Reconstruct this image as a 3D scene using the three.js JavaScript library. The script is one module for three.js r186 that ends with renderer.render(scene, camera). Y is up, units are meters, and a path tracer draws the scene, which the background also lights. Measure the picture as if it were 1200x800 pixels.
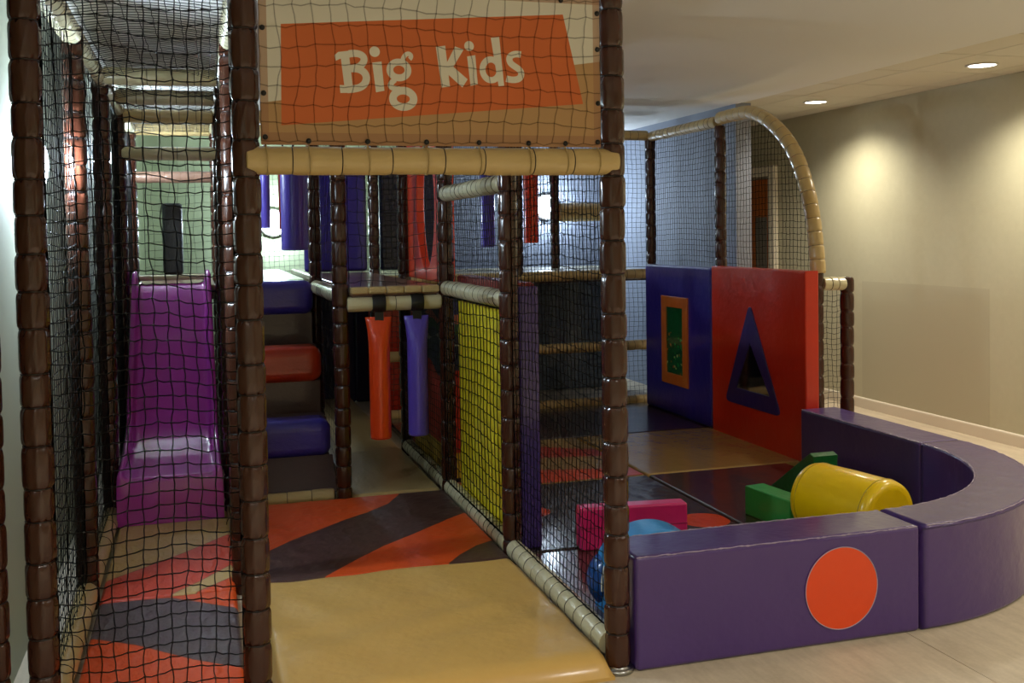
import * as THREE from 'three';
import { RoundedBoxGeometry } from 'three/addons/geometries/RoundedBoxGeometry.js';
import { mergeGeometries } from 'three/addons/utils/BufferGeometryUtils.js';

// ---------------------------------------------------------------- camera, exposure, lights
const scene = new THREE.Scene();
scene.background = new THREE.Color(0x000000);
const camera = new THREE.PerspectiveCamera(36.81, 1.5, 0.05, 60);
camera.position.set(-0.1508, 1.5251, 3.2737);
camera.rotation.set(-0.0336, -0.2827, -0.0162, 'YXZ');
camera.setViewOffset(1200, 800, 18.94, 85.33, 1200, 800);
const renderer = new THREE.WebGLRenderer();
renderer.toneMapping = THREE.LinearToneMapping;
renderer.toneMappingExposure = 1.4;
renderer.shadowMap.enabled = true;

const WARM = new THREE.Color().setRGB(1.0, 0.91, 0.75);
const COOL = new THREE.Color().setRGB(0.68, 0.84, 1.0);
const HALL = new THREE.Color().setRGB(1.0, 0.965, 0.90);
const CEIL = 2.57;
const POWER = { strip: 9.5, hall: 14, side: 3.6, slideTop: 3.2, back: 3, backRight: 2.6 };

// ---------------------------------------------------------------- helpers
let seed = 12345;
function rnd() { seed = (seed * 1664525 + 1013904223) >>> 0; return seed / 4294967296; }
const used = {};
function numbered(n) { const k = used[n] = (used[n] === undefined ? 0 : used[n] + 1); return k ? `${n}_${String(k).padStart(3, '0')}` : n; }
function tag(o, label, category, group) { o.userData.label = label; o.userData.category = category; if (group) o.userData.group = group; return o; }
function thing(name, label, category, pos = [0, 0, 0], turn = 0, group) {
  const g = new THREE.Group(); g.name = numbered(name); g.position.set(...pos); g.rotation.y = turn; scene.add(g);
  return tag(g, label, category, group);
}
function part(name, geo, mat, parent, pos, rot) {
  const m = new THREE.Mesh(geo, mat); m.name = name; parent.add(m);
  if (pos) m.position.set(...pos); if (rot) m.rotation.set(...rot);
  return m;
}
function single(name, geo, mat, label, category, pos, rot, group) {
  const m = part(numbered(name), geo, mat, scene, pos, rot); return tag(m, label, category, group);
}
function struct(name, geo, mat, pos, parent = scene) {
  const m = part(name, geo, mat, parent, pos); if (parent === scene) m.userData.kind = 'structure'; return m;
}
const box = (w, h, d) => new THREE.BoxGeometry(w, h, d);
const rbox = (w, h, d, r = 0.02, s = 3) => new RoundedBoxGeometry(w, h, d, s, Math.min(r, w / 2.01, h / 2.01, d / 2.01));
function moved(g, x, y, z) { g.translate(x, y, z); return g; }
function worldUV(g, s = 1) {           // uv in metres from the dominant axis of the face
  const p = g.attributes.position, n = g.attributes.normal, uv = new Float32Array(p.count * 2);
  for (let i = 0; i < p.count; i++) {
    const ax = Math.abs(n.getX(i)), ay = Math.abs(n.getY(i)), az = Math.abs(n.getZ(i));
    let u, v;
    if (ay >= ax && ay >= az) { u = p.getX(i); v = p.getZ(i); } else if (ax >= az) { u = p.getZ(i); v = p.getY(i); } else { u = p.getX(i); v = p.getY(i); }
    uv[2 * i] = u * s; uv[2 * i + 1] = v * s;
  }
  g.setAttribute('uv', new THREE.BufferAttribute(uv, 2)); return g;
}
// tileable value noise
function makeNoise(N, cells, s0) {
  let s = s0; const r = () => { s = (s * 1664525 + 1013904223) >>> 0; return s / 4294967296; };
  const [cx, cy] = cells, g = Array.from({ length: cx * cy }, r);
  const sm = t => t * t * (3 - 2 * t), out = new Float32Array(N * N);
  for (let j = 0; j < N; j++) for (let i = 0; i < N; i++) {
    const x = i / N * cx, y = j / N * cy, x0 = Math.floor(x), y0 = Math.floor(y), fx = sm(x - x0), fy = sm(y - y0);
    const a = g[(y0 % cy) * cx + x0 % cx], b = g[(y0 % cy) * cx + (x0 + 1) % cx], c = g[((y0 + 1) % cy) * cx + x0 % cx], d = g[((y0 + 1) % cy) * cx + (x0 + 1) % cx];
    out[j * N + i] = a * (1 - fx) * (1 - fy) + b * fx * (1 - fy) + c * (1 - fx) * fy + d * fx * fy;
  }
  return out;
}
function layers(N, list) {
  const out = new Float32Array(N * N); let tot = 0;
  list.forEach(([cells, w], k) => { const n = makeNoise(N, cells, 77 + k * 991 + cells[0]); tot += w; for (let i = 0; i < N * N; i++) out[i] += n[i] * w; });
  for (let i = 0; i < N * N; i++) out[i] /= tot;
  return out;
}
function tex(N, fn, srgb, rep = [1, 1]) {
  const d = new Uint8Array(N * N * 4);
  for (let i = 0; i < N * N; i++) { const c = fn(i); for (let k = 0; k < 3; k++) d[4 * i + k] = Math.max(0, Math.min(255, c[k])); d[4 * i + 3] = 255; }
  const t = new THREE.DataTexture(d, N, N); t.wrapS = t.wrapT = THREE.RepeatWrapping; t.magFilter = THREE.LinearFilter; t.minFilter = THREE.LinearMipmapLinearFilter;
  t.generateMipmaps = true; if (srgb) t.colorSpace = THREE.SRGBColorSpace; t.repeat.set(...rep); t.needsUpdate = true; return t;
}
const N = 256;
const nCrease = layers(N, [[[6, 6], 1], [[14, 10], .7], [[30, 34], .35], [[80, 80], .12]]);
const nFine = layers(N, [[[60, 60], 1], [[120, 120], .8], [[16, 16], .5]]);
const nBlot = layers(N, [[[4, 4], 1], [[9, 9], .8], [[24, 24], .6], [[70, 70], .5]]);
const nStreak = layers(N, [[[20, 4], 1], [[40, 9], .8], [[90, 20], .6], [[100, 100], .5]]);
const creaseTex = tex(N, i => { const v = nCrease[i] * 255; return [v, v, v]; }, false, [1.6, 1.6]);
const foldTex = tex(N, i => { const v = (1 - Math.abs(nCrease[i] - .5) * 4) * 255; return [v, v, v]; }, false, [1, 1]);
const grainTex = tex(N, i => { const v = nFine[i] * 255; return [v, v, v]; }, false, [6, 6]);

// ---------------------------------------------------------------- materials
const M = {};
function vinyl(key, hex, rough = .34, bump = .004) {
  return M[key] = new THREE.MeshPhysicalMaterial({ color: hex, roughness: rough, bumpMap: creaseTex, bumpScale: bump, specularIntensity: .7, clearcoat: .55, clearcoatRoughness: .13 });
}
vinyl('brown', 0x3e1f14, .24, .003); vinyl('tan', 0xc2a873, .34); vinyl('cream', 0xcfc6a0, .32); vinyl('purple', 0x483070, .33, .005);
vinyl('violet', 0x5a48ba, .33); vinyl('orange', 0xe0440f, .36); vinyl('red', 0xcc2a0c, .3); vinyl('navyPurple', 0x2f2276, .3);
vinyl('stepBrown', 0x54403c, .5); vinyl('stepBlue', 0x3d34a0, .42); vinyl('yellow', 0xf4cc00, .32); vinyl('green', 0x2a9a4c, .35);
vinyl('darkGreen', 0x14602c, .35); vinyl('pink', 0xd42470, .4); vinyl('sky', 0x3a9ae0, .4); vinyl('blue', 0x0e4a94, .4); vinyl('deck', 0x8c6a58, .3);
vinyl('navy', 0x1c2348, .5); vinyl('slate', 0x5a6672, .55); vinyl('black', 0x141417, .5); vinyl('panelYellow', 0xffea30, .42); vinyl('salmon', 0xe8401c, .36);
M.brown.clearcoat = .3; M.brown.clearcoatRoughness = .1;
M.net = new THREE.MeshStandardMaterial({ color: 0x121214, roughness: .5 });
M.netFaint = new THREE.MeshStandardMaterial({ color: 0x2a1c10, roughness: .7, transparent: true, opacity: .17 });
M.tie = new THREE.MeshStandardMaterial({ color: 0x1a1210, roughness: .4 });
M.steel = new THREE.MeshStandardMaterial({ color: 0x9a9a98, roughness: .3, metalness: 1 });
M.piping = new THREE.MeshStandardMaterial({ color: 0xa697ac, roughness: .6 });
M.slide = new THREE.MeshPhysicalMaterial({ color: 0xa832a2, roughness: .16, clearcoat: .6, clearcoatRoughness: .08 });
M.white = new THREE.MeshStandardMaterial({ color: 0xe4e2da, roughness: .5 });
M.lampWarm = new THREE.MeshStandardMaterial({ color: 0xffffff, emissive: WARM, emissiveIntensity: 9 });
M.lampCool = new THREE.MeshStandardMaterial({ color: 0xffffff, emissive: COOL, emissiveIntensity: 14 });
M.mirror = new THREE.MeshStandardMaterial({ color: 0xc8c8c8, metalness: 1, roughness: .05 });
M.glass = new THREE.MeshPhysicalMaterial({ color: 0xffffff, transmission: 1, roughness: .03, thickness: 0 });
const wallMap = tex(N, i => { const v = nBlot[i] - .5, f = nFine[i] - .5; return [190 + v * 9 + f * 6, 186 + v * 9 + f * 6, 158 + v * 9 + f * 6]; }, true, [.4, .4]);
M.wall = new THREE.MeshStandardMaterial({ map: wallMap, roughness: .62, bumpMap: grainTex, bumpScale: .0006 });
M.wallPatch = new THREE.MeshStandardMaterial({ color: 0xb5b095, roughness: .5 });
M.ceiling = new THREE.MeshStandardMaterial({ color: 0xe6e4e0, roughness: .8, bumpMap: grainTex, bumpScale: .0005 });
M.ceilTile = new THREE.MeshStandardMaterial({ color: 0xddd6c4, roughness: .8, bumpMap: grainTex, bumpScale: .0008 });
M.groove = new THREE.MeshStandardMaterial({ color: 0x6a6458, roughness: .9 });
M.paleWall = new THREE.MeshStandardMaterial({ color: 0xa2a895, roughness: .7, bumpMap: grainTex, bumpScale: .0006 });
M.greenWall = new THREE.MeshStandardMaterial({ color: 0xa9b48e, roughness: .7, bumpMap: grainTex, bumpScale: .0006 });
M.blueWall = new THREE.MeshStandardMaterial({ color: 0x868c9a, roughness: .7 });
M.doorOrange = new THREE.MeshStandardMaterial({ color: 0xb0601c, roughness: .45, bumpMap: grainTex, bumpScale: .0005 });
M.frameWhite = new THREE.MeshStandardMaterial({ color: 0xe6dfcb, roughness: .5 });
M.base = new THREE.MeshStandardMaterial({ color: 0xdcd3bf, roughness: .45 });
const floorMap = tex(N, i => { const v = nStreak[i] - .5, f = nBlot[i] - .5; const k = v * 34 + f * 14; return [192 + k, 178 + k, 154 + k * .95]; }, true, [1.4, 1.4]);
M.floor = new THREE.MeshPhysicalMaterial({ map: floorMap, roughness: .42, specularIntensity: .5 });
M.seam = new THREE.MeshStandardMaterial({ color: 0x7e6c52, roughness: .8 });

// ---------------------------------------------------------------- room shell
const RX = 5.25, LX = -.80, BZ = -6.9, FZ = 5.6;
{
  const fl = new THREE.Group(); fl.name = 'floor'; fl.userData.kind = 'structure'; scene.add(fl);
  part('subfloor', box(RX - LX + .4, .2, FZ - BZ + .4), M.seam, fl, [(RX + LX) / 2, -.1035, (FZ + BZ) / 2]);
  const W = 2.0;                                    // vinyl sheets with thin seams between them
  for (let x = 2.378 - 4 * W; x < RX + .1; x += W) for (let z = -8.5; z < FZ + .1; z += 5) {
    const x0 = Math.max(x, LX - .1), x1 = Math.min(x + W, RX + .1), z0 = Math.max(z, BZ - .1), z1 = Math.min(z + 5, FZ + .1);
    if (x1 - x0 < .05 || z1 - z0 < .05) continue;
    const g = box(x1 - x0 - .003, .004, z1 - z0 - .003); g.translate((x0 + x1) / 2, -.002, (z0 + z1) / 2);
    part('vinyl_sheet', worldUV(g), M.floor, fl);
  }
}
{
  const wr = struct('wall_right', worldUV(moved(box(.16, CEIL + .2, FZ - BZ + .4), RX + .08, CEIL / 2, (FZ + BZ) / 2)), M.wall);
  const pa = part('paint_patch', box(.002, 1.0, 1.46), M.wallPatch, wr, [RX - .0005, .58, -3.47]); pa.userData.label = 'slightly darker touched up paint on the lower wall';
  struct('wall_left', worldUV(box(.16, CEIL + .2, FZ - BZ + .4)), M.paleWall, [LX - .08, CEIL / 2, (FZ + BZ) / 2]);
  struct('wall_back', worldUV(box(1.8 - LX + .2, CEIL + .2, .16)), M.greenWall, [(1.8 + LX - .2) / 2, CEIL / 2, BZ - .08]);
  struct('wall_rear', worldUV(box(RX + .2 - 1.8, CEIL + .2, .16)), M.blueWall, [(RX + .2 + 1.8) / 2, CEIL / 2, BZ - .08]);
  struct('wall_front', worldUV(box(RX - LX + .4, CEIL + .2, .16)), M.wall, [(RX + LX) / 2, CEIL / 2, FZ + .08]);
  struct('wall_divider', worldUV(box(.14, CEIL, 2.62)), M.blueWall, [4.18, CEIL / 2, -5.59]);
  const bb = new THREE.Shape(); bb.moveTo(0, 0); bb.lineTo(.014, 0); bb.lineTo(.014, .075); bb.quadraticCurveTo(.013, .088, .004, .09); bb.lineTo(0, .09);
  const bg = new THREE.ExtrudeGeometry(bb, { depth: FZ - BZ, bevelEnabled: false }); bg.rotateY(Math.PI); bg.translate(RX, 0, FZ);
  struct('baseboard_right', bg, M.base);
  // ceiling: plaster field and a strip of tiles along the right wall
  const ce = struct('ceiling', worldUV(moved(box(4.13 - LX + .1, .2, FZ - BZ + .4), (4.13 + LX - .1) / 2, CEIL + .09, (FZ + BZ) / 2)), M.ceiling);
  part('tile_backing', box(RX - 4.13 + .1, .18, FZ - BZ + .4), M.groove, ce, [(RX + .1 + 4.13) / 2, CEIL + .102, (FZ + BZ) / 2]);
  const tg = {};
  for (let k = -9; k < 14; k++) {
    const zc = -2.25 + k * .62; if (zc < BZ || zc > FZ) continue;
    for (const [a, b] of [[4.135, 4.43], [4.43, 5.03], [5.03, RX]]) {
      const key = a; tg[key] = tg[key] || box(b - a - .01, .014, .608);
      part('ceiling_tile', tg[key], M.ceilTile, ce, [(a + b) / 2, CEIL + .006, zc]);
    }
  }
  // orange door in the right wall, seen through the arch net
  const d = thing('door', 'orange door in a cream frame on the far right wall', 'door', [RX, 0, -5.82]);
  d.name = 'door_1'; d.userData.kind = 'structure';
  part('door_leaf', rbox(.03, 2.02, .42, .004), M.doorOrange, d, [-.016, 1.01, 0]);
  part('kick_panel', rbox(.012, .9, .2, .003), M.groove, d, [-.036, 1.2, .07]).userData.label = 'grey narrow panel';
  for (const s of [-1, 1]) part('door_frame', rbox(.05, 2.1, .11, .006), M.frameWhite, d, [-.025, 1.05, s * .268]);
  part('door_header', rbox(.05, .1, .65, .006), M.frameWhite, d, [-.026, 2.10, 0]);
}
// recessed downlights of the tile strip, and those of the hall where the photographer stands
function downlight(x, z, power, label, group, color = WARM) {
  const y = x > 4.13 ? CEIL - .001 : CEIL - .01;
  const t = thing('downlight', label, 'downlight', [x, y, z], 0, group);
  const prof = [[.08, .0], [.098, -.002], [.102, -.006], [.096, -.01], [.084, -.008], [.08, -.002]].map(p => new THREE.Vector2(...p));
  part('trim_ring', new THREE.LatheGeometry(prof, 36), M.white, t);
  part('diffuser', moved(new THREE.CylinderGeometry(.082, .082, .004, 32), 0, -.004, 0), M.lampWarm, t);
  const l = new THREE.SpotLight(color, power, 0, 1.22, .9, 2); l.position.set(0, -.02, 0); l.target.position.set(0, -2, 0); l.shadow.radius = 4; l.castShadow = true;
  t.add(l); t.add(l.target); l.name = 'downlight_beam'; l.target.name = 'beam_target';
}
downlight(4.75, -2.25, POWER.strip, 'warm recessed downlight over bare wall, farther from arched net frame', 'strip');
downlight(4.75, -4.11, POWER.strip, 'warm recessed downlight in tiled ceiling strip beside the arched net frame', 'strip');
for (const z of [-.39, 1.47, 3.33]) downlight(4.75, z, POWER.strip, 'recessed downlight of the tiled strip further along the right wall', 'downlights further along the strip');
for (const [x, z] of [[-.2, 2.5], [2.2, 2.5], [-.2, 4.6], [2.2, 4.6]]) downlight(x, z, POWER.hall, 'recessed downlight in the plain ceiling before the play frame', 'downlights of the hall', HALL);

// ---------------------------------------------------------------- padded posts and beams
function sleeveGeo(L, R, pitch, o = {}) {
  const { radial = 20, depth = .16, pleat = .03, jit = .12, pow = 6, sd = 1 } = o;
  let s = sd * 7919 + 13; const r = () => { s = (s * 1664525 + 1013904223) >>> 0; return s / 4294967296; };
  const n = Math.max(1, Math.round(L / pitch)), ys = [0];
  for (let i = 1; i < n; i++) ys.push((i + (r() - .5) * 2 * jit) * L / n); ys.push(L);
  const ts = [0, .035, .09, .2, .5, .8, .91, .965];
  const rings = [];
  for (let k = 0; k < n; k++) {
    const ph = r() * 6.28, ph2 = r() * 6.28, ox = (r() - .5) * .05 * R, oz = (r() - .5) * .05 * R, fat = 1 + (r() - .5) * .05, np = 7 + Math.floor(r() * 4);
    for (const t of ts) { if (k && t === 0) continue; rings.push({ y: ys[k] + (ys[k + 1] - ys[k]) * t, e: Math.abs(2 * t - 1), ph, ph2, ox, oz, fat, np }); }
    if (k < n - 1) rings.push({ y: ys[k + 1], e: 1, ph, ph2, ox: 0, oz: 0, fat: 1, np });
    else rings.push({ y: L, e: 1, ph, ph2, ox: 0, oz: 0, fat: 1, np });
  }
  const pos = [], uv = [], idx = [];
  rings.forEach((q) => {
    for (let a = 0; a <= radial; a++) {
      const th = a / radial * Math.PI * 2;
      const e6 = Math.pow(q.e, pow), e2 = Math.pow(q.e, 3);
      const rad = R * q.fat * (1 - depth * e6) * (1 + pleat * e2 * (1 - .5 * e6) * Math.sin(q.np * th + q.ph) + .012 * Math.sin(2 * th + q.ph2));
      pos.push(q.ox * (1 - e6) + rad * Math.cos(th), q.y, q.oz * (1 - e6) + rad * Math.sin(th)); uv.push(a / radial * 2 * Math.PI * R * 3, q.y * 1.2);
    }
  });
  const w = radial + 1;
  for (let i = 0; i < rings.length - 1; i++) for (let a = 0; a < radial; a++) { const p = i * w + a; idx.push(p, p + w, p + 1, p + 1, p + w, p + w + 1); }
  // rounded caps
  for (const [ri, sgn] of [[0, -1], [rings.length - 1, 1]]) {
    const c = pos.length / 3; pos.push(0, rings[ri].y + sgn * R * .12, 0); uv.push(0, 0);
    for (let a = 0; a < radial; a++) { const p = ri * w + a; if (sgn < 0) idx.push(c, p, p + 1); else idx.push(c, p + 1, p); }
  }
  const g = new THREE.BufferGeometry();
  g.setAttribute('position', new THREE.Float32BufferAttribute(pos, 3)); g.setAttribute('uv', new THREE.Float32BufferAttribute(uv, 2)); g.setIndex(idx); g.computeVertexNormals();
  g.userData = { ys }; return g;
}
const PR = .0445;
const tieGeo = new THREE.TorusGeometry(PR * .87, .0022, 5, 24); tieGeo.rotateX(Math.PI / 2);
const footGeo = new THREE.LatheGeometry([[0, 0], [.052, 0], [.056, .004], [.056, .012], [.05, .018], [.036, .022], [.034, .05], [0, .05]].map(p => new THREE.Vector2(...p)), 28);
let sd = 3;
function post(x, z, y0, y1, label, o = {}) {
  const t = thing('padded_post', label, 'post', [x, y0, z], 0, 'brown padded posts of the play frame');
  const foot = o.foot ? .02 : 0;
  const g = sleeveGeo(y1 - y0 - foot, o.R || PR, .112, { sd: sd++, radial: o.far ? 16 : 44, depth: .2, pleat: o.far ? 0 : .11 });
  part('foam_sleeve', g, o.mat || M.brown, t, [0, foot, 0]);
  if (!o.far) g.userData.ys.slice(1, -1).forEach(y => part('cable_tie', tieGeo, M.tie, t, [0, y + foot, 0]));
  if (o.foot) part('foot_flange', footGeo, M.steel, t);
  return t;
}
const btieGeo = new THREE.TorusGeometry(PR * .955, .0018, 5, 24); btieGeo.rotateX(Math.PI / 2);
function beam(a, b, mat, label, o = {}) {
  const A = new THREE.Vector3(...a), B = new THREE.Vector3(...b), d = B.clone().sub(A), L = d.length() - 2 * (o.inset ?? .035);
  const mid = A.clone().add(B).multiplyScalar(.5);
  const t = thing('padded_beam', label, 'beam', mid.toArray(), 0, 'padded crossbars of the play frame');
  t.quaternion.setFromUnitVectors(new THREE.Vector3(0, 1, 0), d.normalize());
  const g = sleeveGeo(L, o.R || PR, o.pitch || .12, { sd: sd++, radial: o.far ? 12 : 20, depth: .06, pleat: o.far ? 0 : .02, pow: 10 });
  g.translate(0, -L / 2, 0); part('foam_sleeve', g, mat, t);
  if (!o.far) g.userData.ys.slice(1, -1).forEach(y => part('cable_tie', o.ties || btieGeo, M.tie, t, [0, y - L / 2, 0]));
  return t;
}
const TOP = 2.36, Z1 = -1.24, Z2 = -2.48, Z3 = -3.72, Z4 = -4.96, Z5 = -6.2, XL = -.62, X1 = 1.22, XQ = .61;
// front row
post(XL, 0, 0, 2.5, 'brown padded post at outer side of the front slide lane net', { foot: 1 });
post(-.752, .02, 0, 2.5, 'brown padded post with pale gap between it and the slide lane', { foot: 1 });
post(0, 0, 0, 2.5, 'brown padded post between the slide lane net and open entrance', { foot: 1 });
post(X1, 0, 0, 2.5, 'brown padded post with steel foot beside the purple foam wall', { foot: 1 });
// slide lane
post(XL, Z1, .0, 2.4, 'brown padded post lit white by the side wall lamp');
post(XL, Z2, 0, 2.4, 'brown padded post beside the slide foot, wall side', { far: 1 });
post(XL, Z3, 0, 2.4, 'brown padded post at slide top, wall side', { far: 1 });
post(XL, Z4, 0, 2.4, 'brown padded post on deck behind slide, wall side', { far: 1 });
post(0, Z1, 0, 2.4, 'brown padded post between the slide lane and striped mat', {});
post(0, Z2, 0, 2.4, 'brown padded post between the slide and foam steps', { far: 1 });
post(0, Z3, 0, 2.4, 'brown padded post at slide top beside the upper step', { far: 1 });
post(0, Z4, 0, 2.4, 'brown padded post on upper deck behind the slide top', { far: 1 });
// entrance lane
post(X1, Z1, 0, 2.4, 'brown padded post between the yellow panel and purple panel edge', {});
post(X1, Z2, 0, 2.4, 'brown padded post between yellow panel and mural panel', {});
post(X1, Z3, 0, 2.4, 'brown padded post behind the mural panel and hanging bags', { far: 1 });
post(X1, Z4, 0, 2.4, 'brown padded post on upper deck between purple and navy panels', { far: 1 });
post(XQ, Z2, 0, 2.4, 'brown padded post between the foam steps and hanging bags', {});
post(XQ, Z3, 0, 2.4, 'brown padded post at step top beside the hanging cylinder', { far: 1 });
// toddler corner
post(3.66, -2.47, 0, 1.26, 'brown padded post under the end of the tan arch', { far: 1 });
post(3.885, -2.47, 0, 1.21, 'short brown padded post holding the narrow net by the wall', { far: 1 });
post(3.66, Z3, 0, 2.315, 'brown padded post where the tan arch begins', { far: 1 });
post(3.66, Z4, 0, 2.36, 'brown padded post behind the blue panel in the far corner', { far: 1 });
post(2.44, Z4, 0, 2.4, 'brown padded post midway along the toddler back net', { far: 1 });
post(3.05, -5.75, 1.2, 2.4, 'brown padded post on the upper deck beside the bright lamp', { far: 1 });

// beams
const tanB = M.tan, crm = M.cream;
beam([-.02, 1.765, .01], [X1 + .03, 1.765, .01], tanB, 'tan padded crossbar under the Big Kids banner', { inset: .02, pitch: .15 });
beam([0, TOP, 0], [X1, TOP, 0], tanB, 'tan padded crossbar above the Big Kids banner');
beam([X1, .073, -.03], [X1, .073, Z1], crm, 'cream padded floor beam from the steel footed post inward', { pitch: .085 });
beam([X1, .073, Z1], [X1, .073, Z2], crm, 'cream padded floor beam under the yellow panel', { pitch: .085 });
beam([X1, .073, Z2], [X1, .073, Z3], crm, 'cream padded floor beam under the mural panel', { pitch: .085 });
beam([X1, 1.221, Z1], [X1, 1.221, Z2], crm, 'cream padded bar along the top of the yellow panel', { pitch: .09 });
beam([X1, 1.76, Z1], [X1, 1.76, Z2], crm, 'cream padded bar high above the yellow panel', { pitch: .09 });
beam([X1, TOP, 0], [X1, TOP, Z1], tanB, 'tan padded top bar over the toddler side net', { far: 1 });
beam([X1, TOP, Z1], [X1, TOP, Z2], tanB, 'tan padded top bar over the yellow panel bay', { far: 1 });
beam([XQ, 1.145, Z2], [X1, 1.145, Z2], crm, 'cream padded bar carrying the two hanging bags', { pitch: .15 });
beam([XQ, 1.19, Z2], [XQ, 1.19, Z3], crm, 'cream padded bar along the deck edge beside the steps', { pitch: .09 });
beam([0, .055, -2.55], [XQ, .055, -2.55], tanB, 'tan padded floor beam at the foot of the steps', { R: .042, inset: .05 });
beam([XL, .08, 0], [XL, .08, Z1], tanB, 'tan padded floor beam beside the red and grey mat', { pitch: .3, ties: btieGeo });
beam([XL, .08, Z1], [XL, .08, Z2], tanB, 'tan padded floor beam beside the slide landing mat', { pitch: .3 });
beam([0, .06, Z1], [0, .06, Z2], tanB, 'tan padded floor beam between slide landing and striped mat', { pitch: .3, R: .035 });
beam([XL, TOP, 0], [XL, TOP, Z1], crm, 'cream padded top bar of slide lane, first bay by the wall', { pitch: .09 });
beam([XL, TOP, Z1], [XL, TOP, Z2], crm, 'cream padded top bar of slide lane, second bay by the wall', { pitch: .09 });
beam([XL, TOP, Z2], [XL, TOP, Z4], crm, 'cream padded top bar over the slide by the wall', { far: 1 });
beam([0, TOP, 0], [0, TOP, Z1], crm, 'cream padded top bar of slide lane beside the banner', { pitch: .07 });
beam([0, TOP, Z1], [0, TOP, Z2], crm, 'cream padded top bar of slide lane over the striped mat', { pitch: .07 });
beam([0, TOP, Z2], [0, TOP, Z4], crm, 'cream padded top bar between slide and steps', { far: 1 });
beam([XL, TOP, -2.3], [0, TOP, -2.3], crm, 'cream padded ceiling bar across the slide lane over the slide foot');
beam([XL, TOP, -3.1], [0, TOP, -3.1], crm, 'cream padded ceiling bar across the slide lane over the chute');
beam([XL, 2.32, Z3], [0, 2.32, Z3], tanB, 'tan padded ceiling bar across the slide top');
beam([XL, 2.08, Z3], [0, 2.08, Z3], crm, 'cream padded bar lowest over the slide entry', { inset: .02 });
beam([XL, 2.0, Z4], [0, 2.0, Z4], M.deck, 'brownish padded bar with orange end behind the slide entry', { far: 1 });
beam([XL, TOP, Z4], [0, TOP, Z4], tanB, 'tan padded ceiling bar over the deck behind slide', { far: 1 });
beam([0, TOP, -4.0], [X1, TOP, -4.0], tanB, 'tan padded ceiling bar holding the thick purple cylinder', { far: 1 });
beam([0, TOP, -4.93], [X1, TOP, -4.93], tanB, 'tan padded ceiling bar over the back of the step deck', { far: 1 });
beam([X1, TOP, -5.5], [3.66, TOP, -5.5], tanB, 'tan padded ceiling bar over the deck behind the toddler area', { far: 1 });
// toddler back beams
beam([X1, 1.16, Z4], [3.66, 1.16, Z4], M.tan, 'tan padded bar at deck height across the toddler back net', { pitch: .07 });
beam([X1, .54, Z4], [3.66, .54, Z4], M.tan, 'tan padded bar halfway up the toddler back net', { pitch: .07 });
beam([X1, .06, Z4], [3.66, .06, Z4], M.tan, 'tan padded floor bar along the toddler back net', { pitch: .07 });
beam([2.44, TOP, Z4], [3.66, TOP, Z4], M.tan, 'tan padded top bar across the toddler back net', { pitch: .09 });
beam([3.66, 2.35, Z4], [3.66, 2.35, Z3], M.tan, 'tan padded top bar over the blue panel', { pitch: .08 });
beam([3.05, 1.72, -5.75], [3.66, 1.72, -5.75], tanB, 'tan padded rail on the upper deck by the lamp', { R: .09, far: 1 });
beam([3.70, 1.17, -2.47], [3.86, 1.17, -2.47], crm, 'short cream padded bar joining the low posts by the wall', { pitch: .05, inset: 0 });
{ // the arch: a bent padded tube
  const t = thing('padded_arch', 'tan padded quarter arch curving down to the red panel', 'arch', [3.66, 0, 0]);
  const pts = [[2.37, Z3], [2.372, -3.5], [2.36, -3.26], [2.25, -2.98], [2.04, -2.72], [1.74, -2.55], [1.41, -2.47], [1.24, -2.45]].map(p => new THREE.Vector3(0, p[0], p[1]));
  const c = new THREE.CatmullRomCurve3(pts, false, 'centripetal'), L = c.getLength(), n = 330, R = .049, rad = 18;
  const fr = c.computeFrenetFrames(n), pos = [], uv = [], idx = [];
  const seg = 22;
  for (let i = 0; i <= n; i++) {
    const p = c.getPointAt(i / n), ph = (i / n * seg) % 1, e = Math.pow(Math.abs(2 * ph - 1), 8), r = R * (1 - .13 * e);
    for (let a = 0; a <= rad; a++) { const th = a / rad * 6.28319; pos.push(p.x + r * Math.cos(th), p.y, p.z); const k = pos.length; const nn = new THREE.Vector3(0, 1, 0).cross(fr.tangents[i]); const q = new THREE.Vector3(1, 0, 0), w = fr.tangents[i].clone().cross(q).normalize(); pos[k - 3] = p.x + r * Math.cos(th) + w.x * r * Math.sin(th); pos[k - 2] = p.y + w.y * r * Math.sin(th); pos[k - 1] = p.z + w.z * r * Math.sin(th); uv.push(a / rad * .5, i / n * L); }
  }
  for (let i = 0; i < n; i++) for (let a = 0; a < rad; a++) { const p = i * (rad + 1) + a; idx.push(p, p + 1, p + rad + 1, p + 1, p + rad + 2, p + rad + 1); }
  const g = new THREE.BufferGeometry(); g.setAttribute('position', new THREE.Float32BufferAttribute(pos, 3)); g.setAttribute('uv', new THREE.Float32BufferAttribute(uv, 2)); g.setIndex(idx); g.computeVertexNormals();
  part('foam_sleeve', g, M.tan, t);
  for (let k = 1; k < seg; k++) { const p = c.getPointAt(k / seg), tn = c.getTangentAt(k / seg); const m = part('cable_tie', btieGeo, M.tie, t, p.toArray()); m.quaternion.setFromUnitVectors(new THREE.Vector3(0, 1, 0), tn); }
}

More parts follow.
